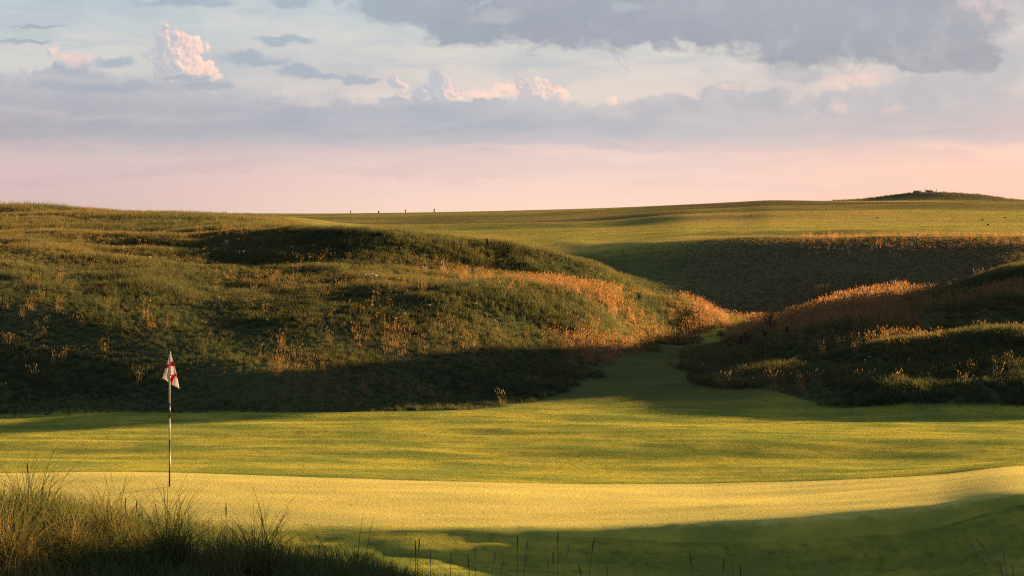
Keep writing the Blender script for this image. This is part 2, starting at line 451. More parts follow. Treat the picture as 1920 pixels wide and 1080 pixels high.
TAB = np.zeros((len(UG), len(DG)))
for i in range(len(UG)):
    xs = np.concatenate([[3], fd[i], [3000]]); zs = np.concatenate([[2.95], fz[i], [CAMZ - 20]])
    TAB[i] = pchip(xs, zs, DG)
# soften the breaks of slope a little
ker = np.array([1, 4, 6, 4, 1.0]); ker /= ker.sum()
for _ in range(2):
    t2 = TAB.copy()
    t2[:, 2:-2] = sum(ker[j] * TAB[:, j:TAB.shape[1] - 4 + j] for j in range(5))
    TAB = t2


kw = np.exp(-(np.arange(-24, 25) / 14.0) ** 2); kw /= kw.sum()
wide = np.stack([np.convolve(np.pad(r_, 24, mode='edge'), kw, 'valid') for r_ in TAB])
wd_ = smooth(92, 97, DG) * (1 - smooth(118, 128, DG))
TAB = TAB * (1 - wd_) + wide * wd_


def base_height(x, y):
    x = np.asarray(x, float); y = np.asarray(y, float)
    d = np.maximum(y, 3.0)
    u = np.clip(960 + x / d * F, -900, 2900 - 1e-3)
    d = np.minimum(d, 2999)
    ui = (u - UG[0]) / (UG[1] - UG[0]); i = np.clip(ui.astype(int), 0, len(UG) - 2); fu = ui - i
    j = np.clip(np.searchsorted(DG, d) - 1, 0, len(DG) - 2); fdj = (d - DG[j]) / (DG[j + 1] - DG[j])
    z = (TAB[i, j] * (1 - fdj) + TAB[i, j + 1] * fdj) * (1 - fu) + (TAB[i + 1, j] * (1 - fdj) + TAB[i + 1, j + 1] * fdj) * fu
    return z


def col_of(x, y):
    return 960 + x / np.maximum(y, 1.0) * F


def bump(x, y, u, d, h, rx, ry, rot=0.0):
    cx = (u - 960) / F * d
    ax = x - cx; ay = y - d
    c, s = math.cos(rot), math.sin(rot)
    a = (ax * c + ay * s) / rx; b = (-ax * s + ay * c) / ry
    return h * np.exp(-(a * a + b * b))


PL_D = [44.0, 45.5, 47, 52, 58, 63, 68, 74, 78]
PL_U = [-2000, 800, 960, 1090, 1165, 1235, 1310, 1395, 1432]
PR_U = [4000, 4000, 1560, 1290, 1265, 1310, 1370, 1440, 1450]


def rough_mask(x, y):
    """1 on uncut dune grass, 0 on mown turf"""
    u = col_of(x, y)
    w = fbm(x * .5, y * .5, 3, 3.0) * 60
    uu = u + w
    l = np.interp(y, PL_D, PL_U); r = np.interp(y, PL_D, PR_U)
    m = np.maximum(1 - smooth(l - 25, l + 25, uu), smooth(r - 25, r + 25, uu))
    m = m * smooth(44.8, 46.2, y + w * .012)
    edge = np.interp(u, [0, 500, 700, 1100, 1500, 2900], [125, 118, 82, 80, 78, 82])
    m = m * (1 - smooth(edge - 4, edge + 4, y + w * .06))
    near = 1 - smooth(17.0, 20.5, y + w * .02)
    return np.clip(np.maximum(m, near), 0, 1)


GU = [-700, 0, 250, 500, 700, 900, 1100, 1250, 1450, 1600, 1750, 1920, 2600]
GB = [887, 888, 889, 893, 899, 905, 909, 911, 907, 900, 889, 872, 850]


def green_back(u):
    return np.interp(u, GU, [34.0] * 13) + .18 * np.sin(u / 170.0)


def height(x, y):
    x = np.asarray(x, float); y = np.asarray(y, float)
    z = base_height(x, y)
    r = rough_mask(x, y)
    z = z + r * (fbm(x / 5.0, y / 5.0, 3, 1.0) * .17 + fbm(x / 1.3, y / 1.3, 3, 8.0) * .06) * smooth(14, 48, y)
    far = smooth(95, 140, y)
    z = z + far * fbm(x / 60.0, y / 22.0, 3, 21.0) * .6 * (1 - smooth(215, 270, y))
    bank_ = smooth(1020, 1250, col_of(x, y)) * smooth(82, 90, y) * (1 - smooth(112, 135, y))
    z = z + bank_ * fbm(x / 15.0, y / 8.0, 3, 57.0) * .45
    hum = smooth(1480, 1620, col_of(x, y)) * smooth(50, 54, y) * (1 - smooth(76, 82, y))
    z = z + hum * fbm(x / 5.0, y / 3.6, 2, 63.0) * .45
    fr = smooth(34.5, 37, y) * (1 - smooth(44, 47, y))
    z = z + fr * fbm(x / 4.5, y / 1.9, 3, 31.0) * .10
    gr = smooth(27, 31, y) * (1 - smooth(33, 36, y))
    z = z + gr * fbm(x / 4.0, y / 1.4, 3, 41.0) * .05
    fb = smooth(25.5, 27, y) * (1 - smooth(28.8, 29.8, y))
    z = z + fb * fbm(x / 1.3, y / .5, 3, 77.0) * .05
    z = z + smooth(115, 150, y) * (1 - smooth(215, 270, y)) * fbm(x / 30.0, y / 12.0, 3, 25.0) * .42
    gb_ = green_back(col_of(x, y))
    z = z + .016 * smooth(gb_ - .02, gb_ + .10, y) * (1 - smooth(gb_ + .5, gb_ + 3.5, y))
    # dark lobe at the foot of the left hill
    z = z + bump(x, y, 560, 48.4, .26, 2.3, 1.2) + bump(x, y, 400, 47.8, .08, 2.0, 1.0)
    # smooth mound at the right foot
    z = z + bump(x, y, 1750, 48.0, .18, 3.0, 1.1)
    # shallow dish on top of the left hill
    z = z - bump(x, y, 340, 77, .5, 3.0, 2.2)
    # knoll on the skyline
    z = z + bump(x, y, 1735, 276, 1.25, 7.5, 6) + bump(x, y, 1835, 279, .6, 5, 6)
    z = z + bump(x, y, 1915, 190, .5, 16, 14)
    # unseen tall dune beyond the right-hand ridge, added to shade the hollow
    a = (x - 28.2) * .77 + (y - 74.9) * .64; b = -(x - 28.2) * .64 + (y - 74.9) * .77
    z = z + 4.3 * np.exp(-(a / 5.5) ** 2 - (b / 3.9) ** 2) * smooth(19.5, 24.5, x)
    # unseen dune on the right, nearer than the green, added to shade the foreground
    a = (x - 18.0) * .77 + (y - 27.3) * .64; b = -(x - 18.0) * .64 + (y - 27.3) * .77
    z = z + 6.4 * np.exp(-(a / 5.0) ** 2 - (b / 4.4) ** 2) * smooth(8.2, 12.0, x)
    return z


def link(o, parent=None):
    COL.objects.link(o)
    if parent is not None:
        o.parent = parent
    return o


def mesh_obj(name, verts, faces, mats, parent=None, smooth_shade=False, loc=None):
    me = bpy.data.meshes.new(name)
    if isinstance(verts, np.ndarray):
        me.vertices.add(len(verts)); me.vertices.foreach_set('co', verts.astype(np.float32).ravel())
        faces = np.asarray(faces)
        n, k = faces.shape
        me.loops.add(n * k); me.loops.foreach_set('vertex_index', faces.astype(np.int32).ravel())
        me.polygons.add(n); me.polygons.foreach_set('loop_start', (np.arange(n) * k).astype(np.int32))
        me.update(calc_edges=True)
    else:
        me.from_pydata(verts, [], faces)
    for m in (mats if isinstance(mats, (list, tuple)) else [mats]):
        me.materials.append(m)
    if smooth_shade:
        me.polygons.foreach_set('use_smooth', np.ones(len(me.polygons), bool))
    me.update()
    o = bpy.data.objects.new(name, me)
    if loc is not None:
        o.location = loc
    return link(o, parent)


def attr(o, name, arr, kind='FLOAT', domain='POINT'):
    a = o.data.attributes.new(name, kind, domain)
    if kind == 'FLOAT':
        a.data.foreach_set('value', np.asarray(arr, np.float32).ravel())
    elif kind == 'FLOAT_VECTOR':
        a.data.foreach_set('vector', np.asarray(arr, np.float32).ravel())
    elif kind == 'FLOAT_COLOR':
        a.data.foreach_set('color', np.asarray(arr, np.float32).ravel())
    return a


# ------------------------------------------------------------------ materials
def material(name):
    m = bpy.data.materials.new(name)
    m.use_nodes = True
    return m, NT(m.node_tree)


def principled(T, color, rough=0.8, bump_sock=None, spec=0.2, **kw):
    p = T.n('ShaderNodeBsdfPrincipled')
    T.put(p.inputs['Base Color'], color if isinstance(color, bpy.types.NodeSocket) else tuple(color)[:3] + (1.0,))
    T.put(p.inputs['Roughness'], rough)
    p.inputs['Specular IOR Level'].default_value = spec
    if bump_sock is not None:
        T.t.links.new(bump_sock, p.inputs['Normal'])
    for k, v in kw.items():
        T.put(p.inputs[k], v)
    o = T.n('ShaderNodeOutputMaterial')
    T.t.links.new(p.outputs[0], o.inputs[0])
    return p


def flat(name, color, rough=0.8, spec=0.2, vary=0.12, scale=8.0, **kw):
    m, T = material(name)
    g = T.n('ShaderNodeNewGeometry')
    nz = T.noise(g.outputs['Position'], scale, 4, .6)
    c = T.mix(nz, tuple(v * (1 - vary) for v in color), tuple(min(1, v * (1 + vary)) for v in color))
    principled(T, c, rough, None, spec, **kw)
    return m


def att(T, name, kind='GEOMETRY'):
    a = T.n('ShaderNodeAttribute', attribute_type=kind)
    a.attribute_name = name
    return a


def turf_material(name, c_a, c_b, c_c, rough_cols=None, bump_d=.055, fade=False, sheen=.0):
    m, T = material(name)
    g = T.n('ShaderNodeNewGeometry')
    pos = g.outputs['Position']
    n1 = T.noise(pos, .55, 5, .6)
    n2 = T.noise(pos, 6.0, 5, .65)
    n3 = T.noise(pos, 55.0, 3, .7)
    sx = T.n('ShaderNodeVectorMath', operation='MULTIPLY'); T.put(sx.inputs[0], pos); sx.inputs[1].default_value = (.20, 1.0, 0)
    streak = T.noise(sx.outputs[0], 1.3, 6, .62, .4)
    c = T.mix(T.sstep(T.m('ADD', T.m('MULTIPLY', n1, .4), T.m('MULTIPLY', streak, .6)), .42, .60), c_a, c_b)
    c = T.mix(T.m('MULTIPLY', T.sstep(n2, .45, .72), .6), c, c_c)
    if fade:
        fz_ = T.m('ADD', att(T, 'grown').outputs['Fac'], T.m('MULTIPLY', T.m('SUBTRACT', n2, .5), .9))
        c = T.mix(T.sstep(fz_, .25, .75), c, T.mix(T.sstep(n1, .35, .65), (.150, .178, .034), (.325, .280, .042)))
    if rough_cols:
        c = T.mix(att(T, 'golden').outputs['Fac'], c, T.mix(T.sstep(n1, .35, .65), (.29, .225, .055), (.36, .260, .062)))
        c = T.mix(T.m('MULTIPLY', att(T, 'semi').outputs['Fac'], .8), c, T.mix(T.sstep(n2, .35, .65), (.050, .060, .026), (.074, .078, .032)))
        c = T.mix(att(T, 'slope_shade').outputs['Fac'], c, T.mix(T.sstep(n2, .35, .65), (.085, .074, .032), (.110, .092, .038)))  # dim tone of the far slope, put into the turf colour
        rm = att(T, 'rough').outputs['Fac']
        dr = att(T, 'dry').outputs['Fac']
        rc = T.mix(T.sstep(n2, .3, .7), rough_cols[0], rough_cols[1])
        rc = T.mix(dr, rc, rough_cols[2])
        c = T.mix(rm, c, rc)
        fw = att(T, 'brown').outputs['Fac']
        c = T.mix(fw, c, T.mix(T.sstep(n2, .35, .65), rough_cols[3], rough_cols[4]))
    c = T.mix(T.m('MULTIPLY', T.sstep(T.noise(pos, 28.0, 3, .75), .5, .8), T.lin(streak, .4, .62, .5, .12)), c, T.mix(1.0, c, (.45, .5, .45), 'MULTIPLY'))
    hgt = T.m('ADD', T.m('MULTIPLY', n3, .35), T.m('MULTIPLY', T.noise(pos, 18.0, 4, .7), .65))
    b = T.n('ShaderNodeBump')
    b.inputs['Strength'].default_value = 1.0
    b.inputs['Distance'].default_value = bump_d
    T.put(b.inputs['Height'], hgt)
    principled(T, c, 1.0, b.outputs[0], 0.0, **{'Sheen Weight': sheen, 'Sheen Roughness': .45, 'Sheen Tint': (1, .86, .32, 1)})
    return m


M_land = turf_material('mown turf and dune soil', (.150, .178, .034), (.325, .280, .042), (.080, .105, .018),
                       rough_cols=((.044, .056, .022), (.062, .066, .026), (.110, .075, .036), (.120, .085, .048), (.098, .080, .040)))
M_green = turf_material('close cut putting turf', (.38, .32, .075), (.45, .365, .085), (.32, .28, .064), bump_d=.022, fade=True, sheen=.06)


def grass_material(name, cols, trans=.45, tint_kind='INSTANCER'):
    """blade colour runs between cols by the tuft's own tint, and dries towards straw at the tip"""
    m, T = material(name)
    t = att(T, 'tint', tint_kind).outputs['Fac']
    h = att(T, 'along').outputs['Fac']
    r = att(T, 'blade').outputs['Fac']
    tt = T.m('ADD', t, T.m('MULTIPLY', T.m('SUBTRACT', r, .5), .35), clamp=True)
    c = T.ramp(tt, [(i / (len(cols) - 1), k) for i, k in enumerate(cols)])
    c = T.mix(T.m('MULTIPLY', T.sstep(h, .5, 1.0), .18), c, (.22, .16, .065))
    d = T.n('ShaderNodeBsdfDiffuse'); T.put(d.inputs[0], c)
    tr = T.n('ShaderNodeBsdfTranslucent'); T.put(tr.inputs[0], T.mix(1.0, c, (1.25, 1.15, .75), 'MULTIPLY'))
    mx = T.n('ShaderNodeMixShader'); mx.inputs[0].default_value = trans
    T.t.links.new(d.outputs[0], mx.inputs[1]); T.t.links.new(tr.outputs[0], mx.inputs[2])
    o = T.n('ShaderNodeOutputMaterial'); T.t.links.new(mx.outputs[0], o.inputs[0])
    return m


G_COLS = [(.038, .054, .030), (.058, .070, .033), (.088, .086, .038), (.132, .104, .048), (.190, .128, .070)]
M_dune = grass_material('dune grass blades', G_COLS, .45)
M_seed = grass_material('seeding grass stems', [(.15, .115, .052), (.21, .130, .066), (.27, .140, .076), (.32, .175, .105)], .45)
M_lawn = grass_material('short turf blades', [(.130, .148, .028), (.195, .190, .033), (.275, .235, .042)], .5)
M_fine = grass_material('putting turf blades', [(.34, .275, .065), (.38, .30, .072), (.42, .33, .085)], .5)
M_tuss = grass_material('marram blades', [(.040, .064, .024), (.065, .085, .028), (.105, .105, .034), (.160, .105, .040), (.21, .095, .045)], .4)
M_tussg = grass_material('marram blades single', [(.040, .064, .024), (.065, .085, .028), (.105, .105, .034), (.160, .105, .040), (.21, .095, .045)], .4, 'OBJECT')

# ------------------------------------------------------------------ ground sheet
sl = np.concatenate([-np.geomspace(3.2, .345, 46), np.linspace(-.34, .42, 640), np.geomspace(.425, 3.2, 46)])
dd = np.concatenate([np.linspace(3, 24, 90), np.linspace(24.12, 48, 190), np.linspace(48.15, 120, 430), np.geomspace(121, 330, 150), np.geomspace(336, 1500, 40)])
S, D = np.meshgrid(sl, dd)
X = S * D; Y = D.copy()
tb = np.array([260, 120, 60, 30, 16, 8, 4, 1.5])
SB, TB = np.meshgrid(sl, tb)
XB = SB * (3 + TB * 2.0); YB = 3 - TB
Zm = height(X, Y)
Zm = np.where(Y > 700, np.minimum(Zm, CAMZ - .012 * Y + 0.0), Zm)
ZB = np.full_like(XB, 2.95) + (Zm[0][None, :] - 2.95) * np.exp(-TB / 4) - TB * .012
X = np.vstack([XB, X]); Y = np.vstack([YB, Y]); Z = np.vstack([ZB, Zm])
nr, nc = X.shape
idx = np.arange(nr * nc).reshape(nr, nc)
faces = np.stack([idx[:-1, :-1], idx[:-1, 1:], idx[1:, 1:], idx[1:, :-1]], -1).reshape(-1, 4)
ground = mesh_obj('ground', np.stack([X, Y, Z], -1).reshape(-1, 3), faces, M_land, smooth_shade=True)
ground['kind'] = 'structure'
ground['label'] = 'rolling dune land with mown fairways and uncut rough'


def dryness(x, y):
    """orange dry stands of grass: along the saddle, the shelf of the left hill and the right crests"""
    u = col_of(x, y)
    a = np.exp(-((u - 1180) / 110) ** 2 - ((y - 57.5) / 2.6) ** 2)
    b = np.exp(-((u - 1370) / 95) ** 2 - ((y - 70) / 5) ** 2)
    c = np.exp(-((u - 1570) / 150) ** 2 - ((y - 67) / 7) ** 2) * .95
    e = np.exp(-((u - 1080) / 260) ** 2 - ((y - 65) / 2.2) ** 2) * .75
    f = smooth(1500, 1750, u) * np.exp(-((y - 66.5) / 2) ** 2) * .6
    g = smooth(1450, 1600, u) * np.exp(-((y - 56.5) / 2) ** 2) * .35
    return np.clip(np.maximum.reduce([a, b, c, e, f, g]) + fbm(x / 2.5, y / 2.5, 3, 50) * .32, 0, 1)


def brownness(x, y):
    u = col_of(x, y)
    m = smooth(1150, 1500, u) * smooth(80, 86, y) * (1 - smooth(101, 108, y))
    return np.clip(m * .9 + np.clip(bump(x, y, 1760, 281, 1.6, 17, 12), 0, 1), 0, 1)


attr(ground, 'rough', rough_mask(X, Y))
attr(ground, 'dry', dryness(X, Y))
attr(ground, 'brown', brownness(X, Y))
attr(ground, 'slope_shade', smooth(112, 200, Y) * np.clip(.75 + fbm(X / 40, Y / 22, 3, 91) * 1.1, 0, 1))  # painted dimming towards the skyline, standing in for slope shade
u_ = col_of(X, Y)
attr(ground, 'semi', np.clip(smooth(45.2, 50, Y) * (1 - smooth(63, 68, Y)) + smooth(78, 82, Y) * (1 - smooth(97, 104, Y)), 0, 1))
attr(ground, 'golden', smooth(98, 106, Y) * np.clip(.75 + fbm(X / 22., Y / 30., 3, 44), 0, 1))

# putting green: its own sheet, 1 cm proud of the surrounds
gu = np.linspace(-500, 2500, 500); gv = np.linspace(0, 1, 50)
GUU, GVV = np.meshgrid(gu, gv)
front = 28.9 + .25 * np.sin(GUU / 300.)
gy = front + (green_back(GUU) - front) * GVV
gx = (GUU - 960) / F * gy
gz = height(gx, gy) + .012 * smooth(0, .08, GVV) - .004
gi = np.arange(gx.size).reshape(gx.shape)
gf = np.stack([gi[:-1, :-1], gi[:-1, 1:], gi[1:, 1:], gi[1:, :-1]], -1).reshape(-1, 4)
green = mesh_obj('putting_green', np.stack([gx, gy, gz], -1).reshape(-1, 3), gf, M_green, smooth_shade=True)
attr(green, 'grown', 1 - smooth(.02, .20, GVV))
green['kind'] = 'structure'
green['label'] = 'pale close-cut putting green in evening sun'


# ------------------------------------------------------------------ grass and turf (uncountable: kind = stuff)
def blades(n, radius, h, hv, w, lean, curve, rg, segs=3, square=False, dirs=None, base=None, droop=0.0):
    """n tapering grass blades as quads; returns verts, faces, along, blade"""
    if base is None:
        if square:
            bx = rg.uniform(-radius, radius, n); by = rg.uniform(-radius, radius, n)
        else:
            rr = radius * np.sqrt(rg.random(n)); an = rg.uniform(0, 2 * np.pi, n)
            bx = rr * np.cos(an); by = rr * np.sin(an)
    else:
        bx, by = base
    az = rg.uniform(0, 2 * np.pi, n) if dirs is None else dirs
    L = h * (1 + hv * rg.uniform(-1, 1, n))
    le = lean * np.abs(rg.normal(0, 1, n)) * .8 + .02
    cu = curve * rg.uniform(.2, 1.3, n)
    wv = w * rg.uniform(.7, 1.3, n)
    face = az + np.pi / 2 + rg.normal(0, .6, n)
    px, py, pz = bx.copy(), by.copy(), np.zeros(n) - .02
    th = le.copy()
    V = np.zeros((n, segs + 1, 2, 3)); A = np.zeros((n, segs + 1, 2))
    for k in range(segs + 1):
        f = k / segs
        ww = wv * (1 - f) ** .6 * .5 + wv * .04
        ox = np.cos(face) * ww; oy = np.sin(face) * ww
        V[:, k, 0] = np.stack([px - ox, py - oy, pz], 1); V[:, k, 1] = np.stack([px + ox, py + oy, pz], 1)
        A[:, k] = f
        st = L / segs
        px = px + np.sin(th) * np.cos(az) * st; py = py + np.sin(th) * np.sin(az) * st; pz = pz + np.cos(th) * st
        th = np.minimum(th + cu / segs * (1 + droop * f * 2), 2.3)
    base_i = np.arange(n)[:, None] * (segs + 1) * 2 + np.arange(segs)[None, :] * 2
    Fq = np.stack([base_i, base_i + 1, base_i + 3, base_i + 2], -1).reshape(-1, 4)
    B = np.repeat(rg.random(n), (segs + 1) * 2)
    return V.reshape(-1, 3), Fq, A.reshape(-1), B


def blade_mesh(name, parts, mat, linked=True, parent=None):
    off = 0; vs = []; fs = []; al = []; bl = []
    for v, f, a, b in parts:
        vs.append(v); fs.append(f + off); al.append(a); bl.append(b); off += len(v)
    o = mesh_obj(name, np.concatenate(vs), np.concatenate(fs), mat, parent)
    attr(o, 'along', np.concatenate(al)); attr(o, 'blade', np.concatenate(bl))
    if not linked:
        COL.objects.unlink(o)
    return o


def seed_stem_parts(n, radius, h, rg, w=.012):
    v, f, a, b = blades(n, radius, h, .25, w * .45, .16, .25, rg)
    hv = []; hf = []
    V4 = v.reshape(n, 4, 2, 3)
    top = V4[:, 3].mean(1); pre = V4[:, 2].mean(1)
    dr = (top - pre); dr /= np.linalg.norm(dr, axis=1)[:, None]
    ln = h * .22
    side = np.stack([-dr[:, 1], dr[:, 0], np.zeros(n)], 1) + rg.normal(0, .3, (n, 3)); side /= np.linalg.norm(side, axis=1)[:, None]
    for q in range(2):
        sd = side if q == 0 else np.cross(dr, side)
        pts = np.stack([top - dr * ln * .2, top + dr * ln * .35 + sd * w, top + dr * ln, top + dr * ln * .35 - sd * w], 1)
        hv.append(pts.reshape(-1, 3)); hf.append(np.arange(n * 4).reshape(n, 4) + q * n * 4)
    hv = np.concatenate(hv); hf = np.concatenate(hf)
    return [(v, f, a, b), (hv, hf, np.ones(len(hv)), np.tile(np.repeat(rg.random(n), 4), 2))]


def variants(cname, n, fn):
    c = bpy.data.collections.new(cname)
    for i in range(n):
        o = fn(i)
        c.objects.link(o)
    return c


def scatter(name, label, x, y, scale, tint, coll, sink=0.0, tilt=.12, zoff=0.0, lie=False):
    x = np.asarray(x); y = np.asarray(y); n = len(x)
    z = height(x, y) - sink + zoff
    me = bpy.data.meshes.new(name)
    me.vertices.add(n)
    me.vertices.foreach_set('co', np.stack([x, y, z], -1).astype(np.float32).ravel())
    o = bpy.data.objects.new(name, me)
    link(o)
    attr(o, 'size', scale); attr(o, 'tint', np.clip(tint, 0, 1))
    rot = np.stack([rng.normal(0, tilt, n), rng.normal(0, tilt, n), rng.uniform(0, 6.283, n)], -1)
    if lie:      # mown patches lie along the ground
        e_ = .15
        gx_ = (height(x + e_, y) - height(x - e_, y)) / (2 * e_); gy_ = (height(x, y + e_) - height(x, y - e_)) / (2 * e_)
        rot = np.stack([np.arctan(gy_), -np.arctan(gx_), np.zeros(n)], -1)
    attr(o, 'turn', rot, 'FLOAT_VECTOR')
    g = bpy.data.node_groups.new(name, 'GeometryNodeTree')
    g.interface.new_socket('Geometry', in_out='INPUT', socket_type='NodeSocketGeometry')
    g.interface.new_socket('Geometry', in_out='OUTPUT', socket_type='NodeSocketGeometry')
    gi_ = g.nodes.new('NodeGroupInput'); go = g.nodes.new('NodeGroupOutput')
    ip = g.nodes.new('GeometryNodeInstanceOnPoints')
    ci = g.nodes.new('GeometryNodeCollectionInfo')
    ci.inputs['Collection'].default_value = coll
    ci.inputs['Separate Children'].default_value = True
    ci.inputs['Reset Children'].default_value = True
    ip.inputs['Pick Instance'].default_value = True
    def named(nm, ty):
        a = g.nodes.new('GeometryNodeInputNamedAttribute'); a.data_type = ty
        a.inputs['Name'].default_value = nm
        return a.outputs[0]
    g.links.new(gi_.outputs[0], ip.inputs['Points'])
    g.links.new(ci.outputs[0], ip.inputs['Instance'])
    g.links.new(named('turn', 'FLOAT_VECTOR'), ip.inputs['Rotation'])
    g.links.new(named('size', 'FLOAT'), ip.inputs['Scale'])
    g.links.new(ip.outputs[0], go.inputs[0])
    md = o.modifiers.new('tufts', 'NODES'); md.node_group = g
    o['kind'] = 'stuff'; o['label'] = label
    return o


def sample(d0, d1, u0, u1, dens):
    """area-uniform points in a wedge of the land"""
    s0, s1 = (u0 - 960) / F, (u1 - 960) / F
    area = (s1 - s0) * (d1 * d1 - d0 * d0) / 2
    n = int(area * dens)
    d = np.sqrt(rng.uniform(d0 * d0, d1 * d1, n)); s = rng.uniform(s0, s1, n)
    return s * d, d


GRASS = True
rg = np.random.default_rng(3)
if GRASS:
    dune = variants('dune tufts', 8, lambda i: blade_mesh('tuft', [blades(26, .17, .27, .45, .013, .32, .8, rg)], M_dune, False))
    seedy = variants('seed tufts', 6, lambda i: blade_mesh('seed_tuft', seed_stem_parts(9, .16, .46, rg, .010) + [blades(14, .14, .26, .4, .012, .3, .7, rg)], M_seed, False))
    lawn = variants('lawn patches', 6, lambda i: blade_mesh('lawn_patch', [blades(120, .16, .022, .45, .006, .6, .6, rg, 2, True)], M_lawn, False))
    fine = variants('fine patches', 6, lambda i: blade_mesh('fine_patch', [blades(150, .16, .008, .4, .005, .6, .5, rg, 2, True)], M_fine, False))

    # ---- uncut grass on the dunes
    def rough_points(d0, d1, u0, u1, dens):
        x, y = sample(d0, d1, u0, u1, dens)
        k = rng.random(len(x)) < rough_mask(x, y)
        return x[k], y[k]

    x, y = rough_points(44.5, 83, -350, 2500, 54)
    tall = .75 + fbm(x / 2.2, y / 2.2, 3, 70) * .9 + fbm(x / 9, y / 9, 2, 75) * .5
    tint = .24 + .16 * (1 - smooth(350, 700, col_of(x, y))) * smooth(57, 64, y) + fbm(x / 5, y / 5, 3, 80) * .42 + rng.normal(0, .10, len(x)) + dryness(x, y) * .42
    scatter('dune_grass', 'uncut grass covering the dunes beside the mown hollow', x, y, np.clip(tall, .4, 1.6) * .82 * (1 - .38 * (1 - smooth(850, 1100, col_of(x, y))) * (1 - smooth(51, 60, y))), tint, dune)
    x, y = rough_points(83, 126, -350, 1000, 16)
    tint = .45 + fbm(x / 8, y / 8, 3, 80) * .45 + rng.normal(0, .10, len(x))
    scatter('hilltop_grass', 'rough brownish grass on the back of the left hill', x, y, np.clip(.9 + fbm(x / 4, y / 4, 3, 90) * 1.0, .5, 1.6), tint, dune)
    # far dark bank: medium cut
    x, y = sample(80, 102.5, 1000, 2300, 60)
    u = col_of(x, y); k = rng.random(len(x)) < brownness(x, y) * .8 + .15
    x, y = x[k], y[k]
    scatter('bank_grass', 'thin brown grass on the shaded far bank', x, y, np.full(len(x), .28) + rng.normal(0, .07, len(x)) + fbm(x / 5, y / 4, 3, 12) * .15, np.interp(u[k], [1050, 1450], [.35, .68]) + rng.normal(0, .04, len(x)), dune)
    x, y = sample(268, 292, 1560, 1960, 5)
    k = rng.random(len(x)) < brownness(x, y)
    x, y = x[k], y[k]
    scatter('knoll_grass', 'dull rough grass on the skyline knoll', x, y, rng.uniform(.35, .75, len(x)), .15 + rng.normal(0, .12, len(x)), dune)
    # brush along the left skyline
    x, y = sample(113, 119, -350, 170, 7)
    scatter('skyline_brush', 'tall tufty brush along the skyline at far left', x, y, rng.uniform(1.0, 2.0, len(x)) * np.interp(col_of(x, y), [100, 170], [1, .5]), .2 + rng.normal(0, .1, len(x)), dune, tilt=.2)
    # seeding stems, thick in the dry orange stands
    x, y = rough_points(46, 80, -300, 2300, 26)
    dr = dryness(x, y)
    k = rng.random(len(x)) < np.clip(dr * 1.4 - .05, .012, 1)
    x, y, dr = x[k], y[k], dr[k]
    scatter('seeding_grass', 'dry orange seeding grass along the dune crests', x, y, .50 + rng.uniform(0, .30, len(x)) + dr * .12 * np.where(dr < .25, -2.0, 1.0) + smooth(1420, 1500, col_of(x, y)) * .22 * smooth(.25, .6, dr), dr * .8 + rng.uniform(-.1, .3, len(x)), seedy)
    x, y = sample(97.5, 106.8, 1500, 2300, 7)
    scatter('far_seeding_grass', 'dry orange grass along the top of the far bank', x, y, rng.uniform(.22, .48, len(x)), rng.uniform(.2, .9, len(x)), seedy)
    # ---- mown turf
    x, y = sample(24.5, 80, -350, 2300, 19)
    gb = green_back(col_of(x, y))
    k = ((y < 29.1) | (y > gb + .05)) & (rng.random(len(x)) > rough_mask(x, y) * 1.05)
    x, y = x[k], y[k]
    scatter('mown_turf', 'short mown turf round the putting green and up the hollow', x, y, rng.uniform(.8, 1.15, len(x)) * np.where(y < 29.2, .6, np.interp(y, [45, 50], [1, 1.8])), .45 + fbm(x / 3, y / 3, 3, 60) * .8 + rng.normal(0, .08, len(x)) - smooth(45.5, 50, y) * .35, lawn, zoff=-.003, lie=True)
    x, y = sample(28.7, 34.5, -350, 2300, 17)
    k = (y < green_back(col_of(x, y)) - .12) & (y > 29.3)
    x, y = x[k], y[k]
    scatter('putting_turf', 'fine close-cut turf of the putting green', x, y, rng.uniform(.9, 1.1, len(x)), .5 + fbm(x / 3, y / 1.5, 3, 61) * .8 + rng.normal(0, .06, len(x)), fine, zoff=.004, lie=True)
    # ---- foreground rough
    near_t = variants('near tufts', 6, lambda i: blade_mesh('near_tuft', [blades(30, .13, .20, .45, .006, .35, 1.0, rg, 5)], M_tuss, False))
    x, y = sample(10.0, 18.5, -250, 2200, 70)
    k = rng.random(len(x)) < rough_mask(x, y)
    x, y = x[k], y[k]
    scatter('foreground_grass', 'tangled dark grass along the near dune crest', x, y, np.clip(.92 + fbm(x / .9, y / .9, 2, 90) * 1.0, .4, 1.6) * np.interp(col_of(x, y), [420, 800], [1, .55]), .35 + fbm(x / 1.2, y / 1.2, 3, 95) * .8 + rng.normal(0, .12, len(x)), near_t)


# ------------------------------------------------------------------ things
def tag(o, label, cat, group=None):
    o['label'] = label; o['category'] = cat
    if group:
        o['group'] = group
    return o


def empty(name, loc):
    o = bpy.data.objects.new(name, None)
    o.location = loc; o.empty_display_size = .2
    return link(o)


def on_row(u, row, d0=12.0, d1=320.0):
    """first point of the land met by the sight line through a photograph column and row"""
    d = np.arange(d0, d1, .1)
    x = (u - 960) / F * d
    z = height(x, d)
    ray = CAMZ - (row - HOR) / F * d
    k = np.nonzero(z >= ray)[0]
    k = k[0] if len(k) else len(d) - 1
    return Vector((x[k], d[k], z[k]))


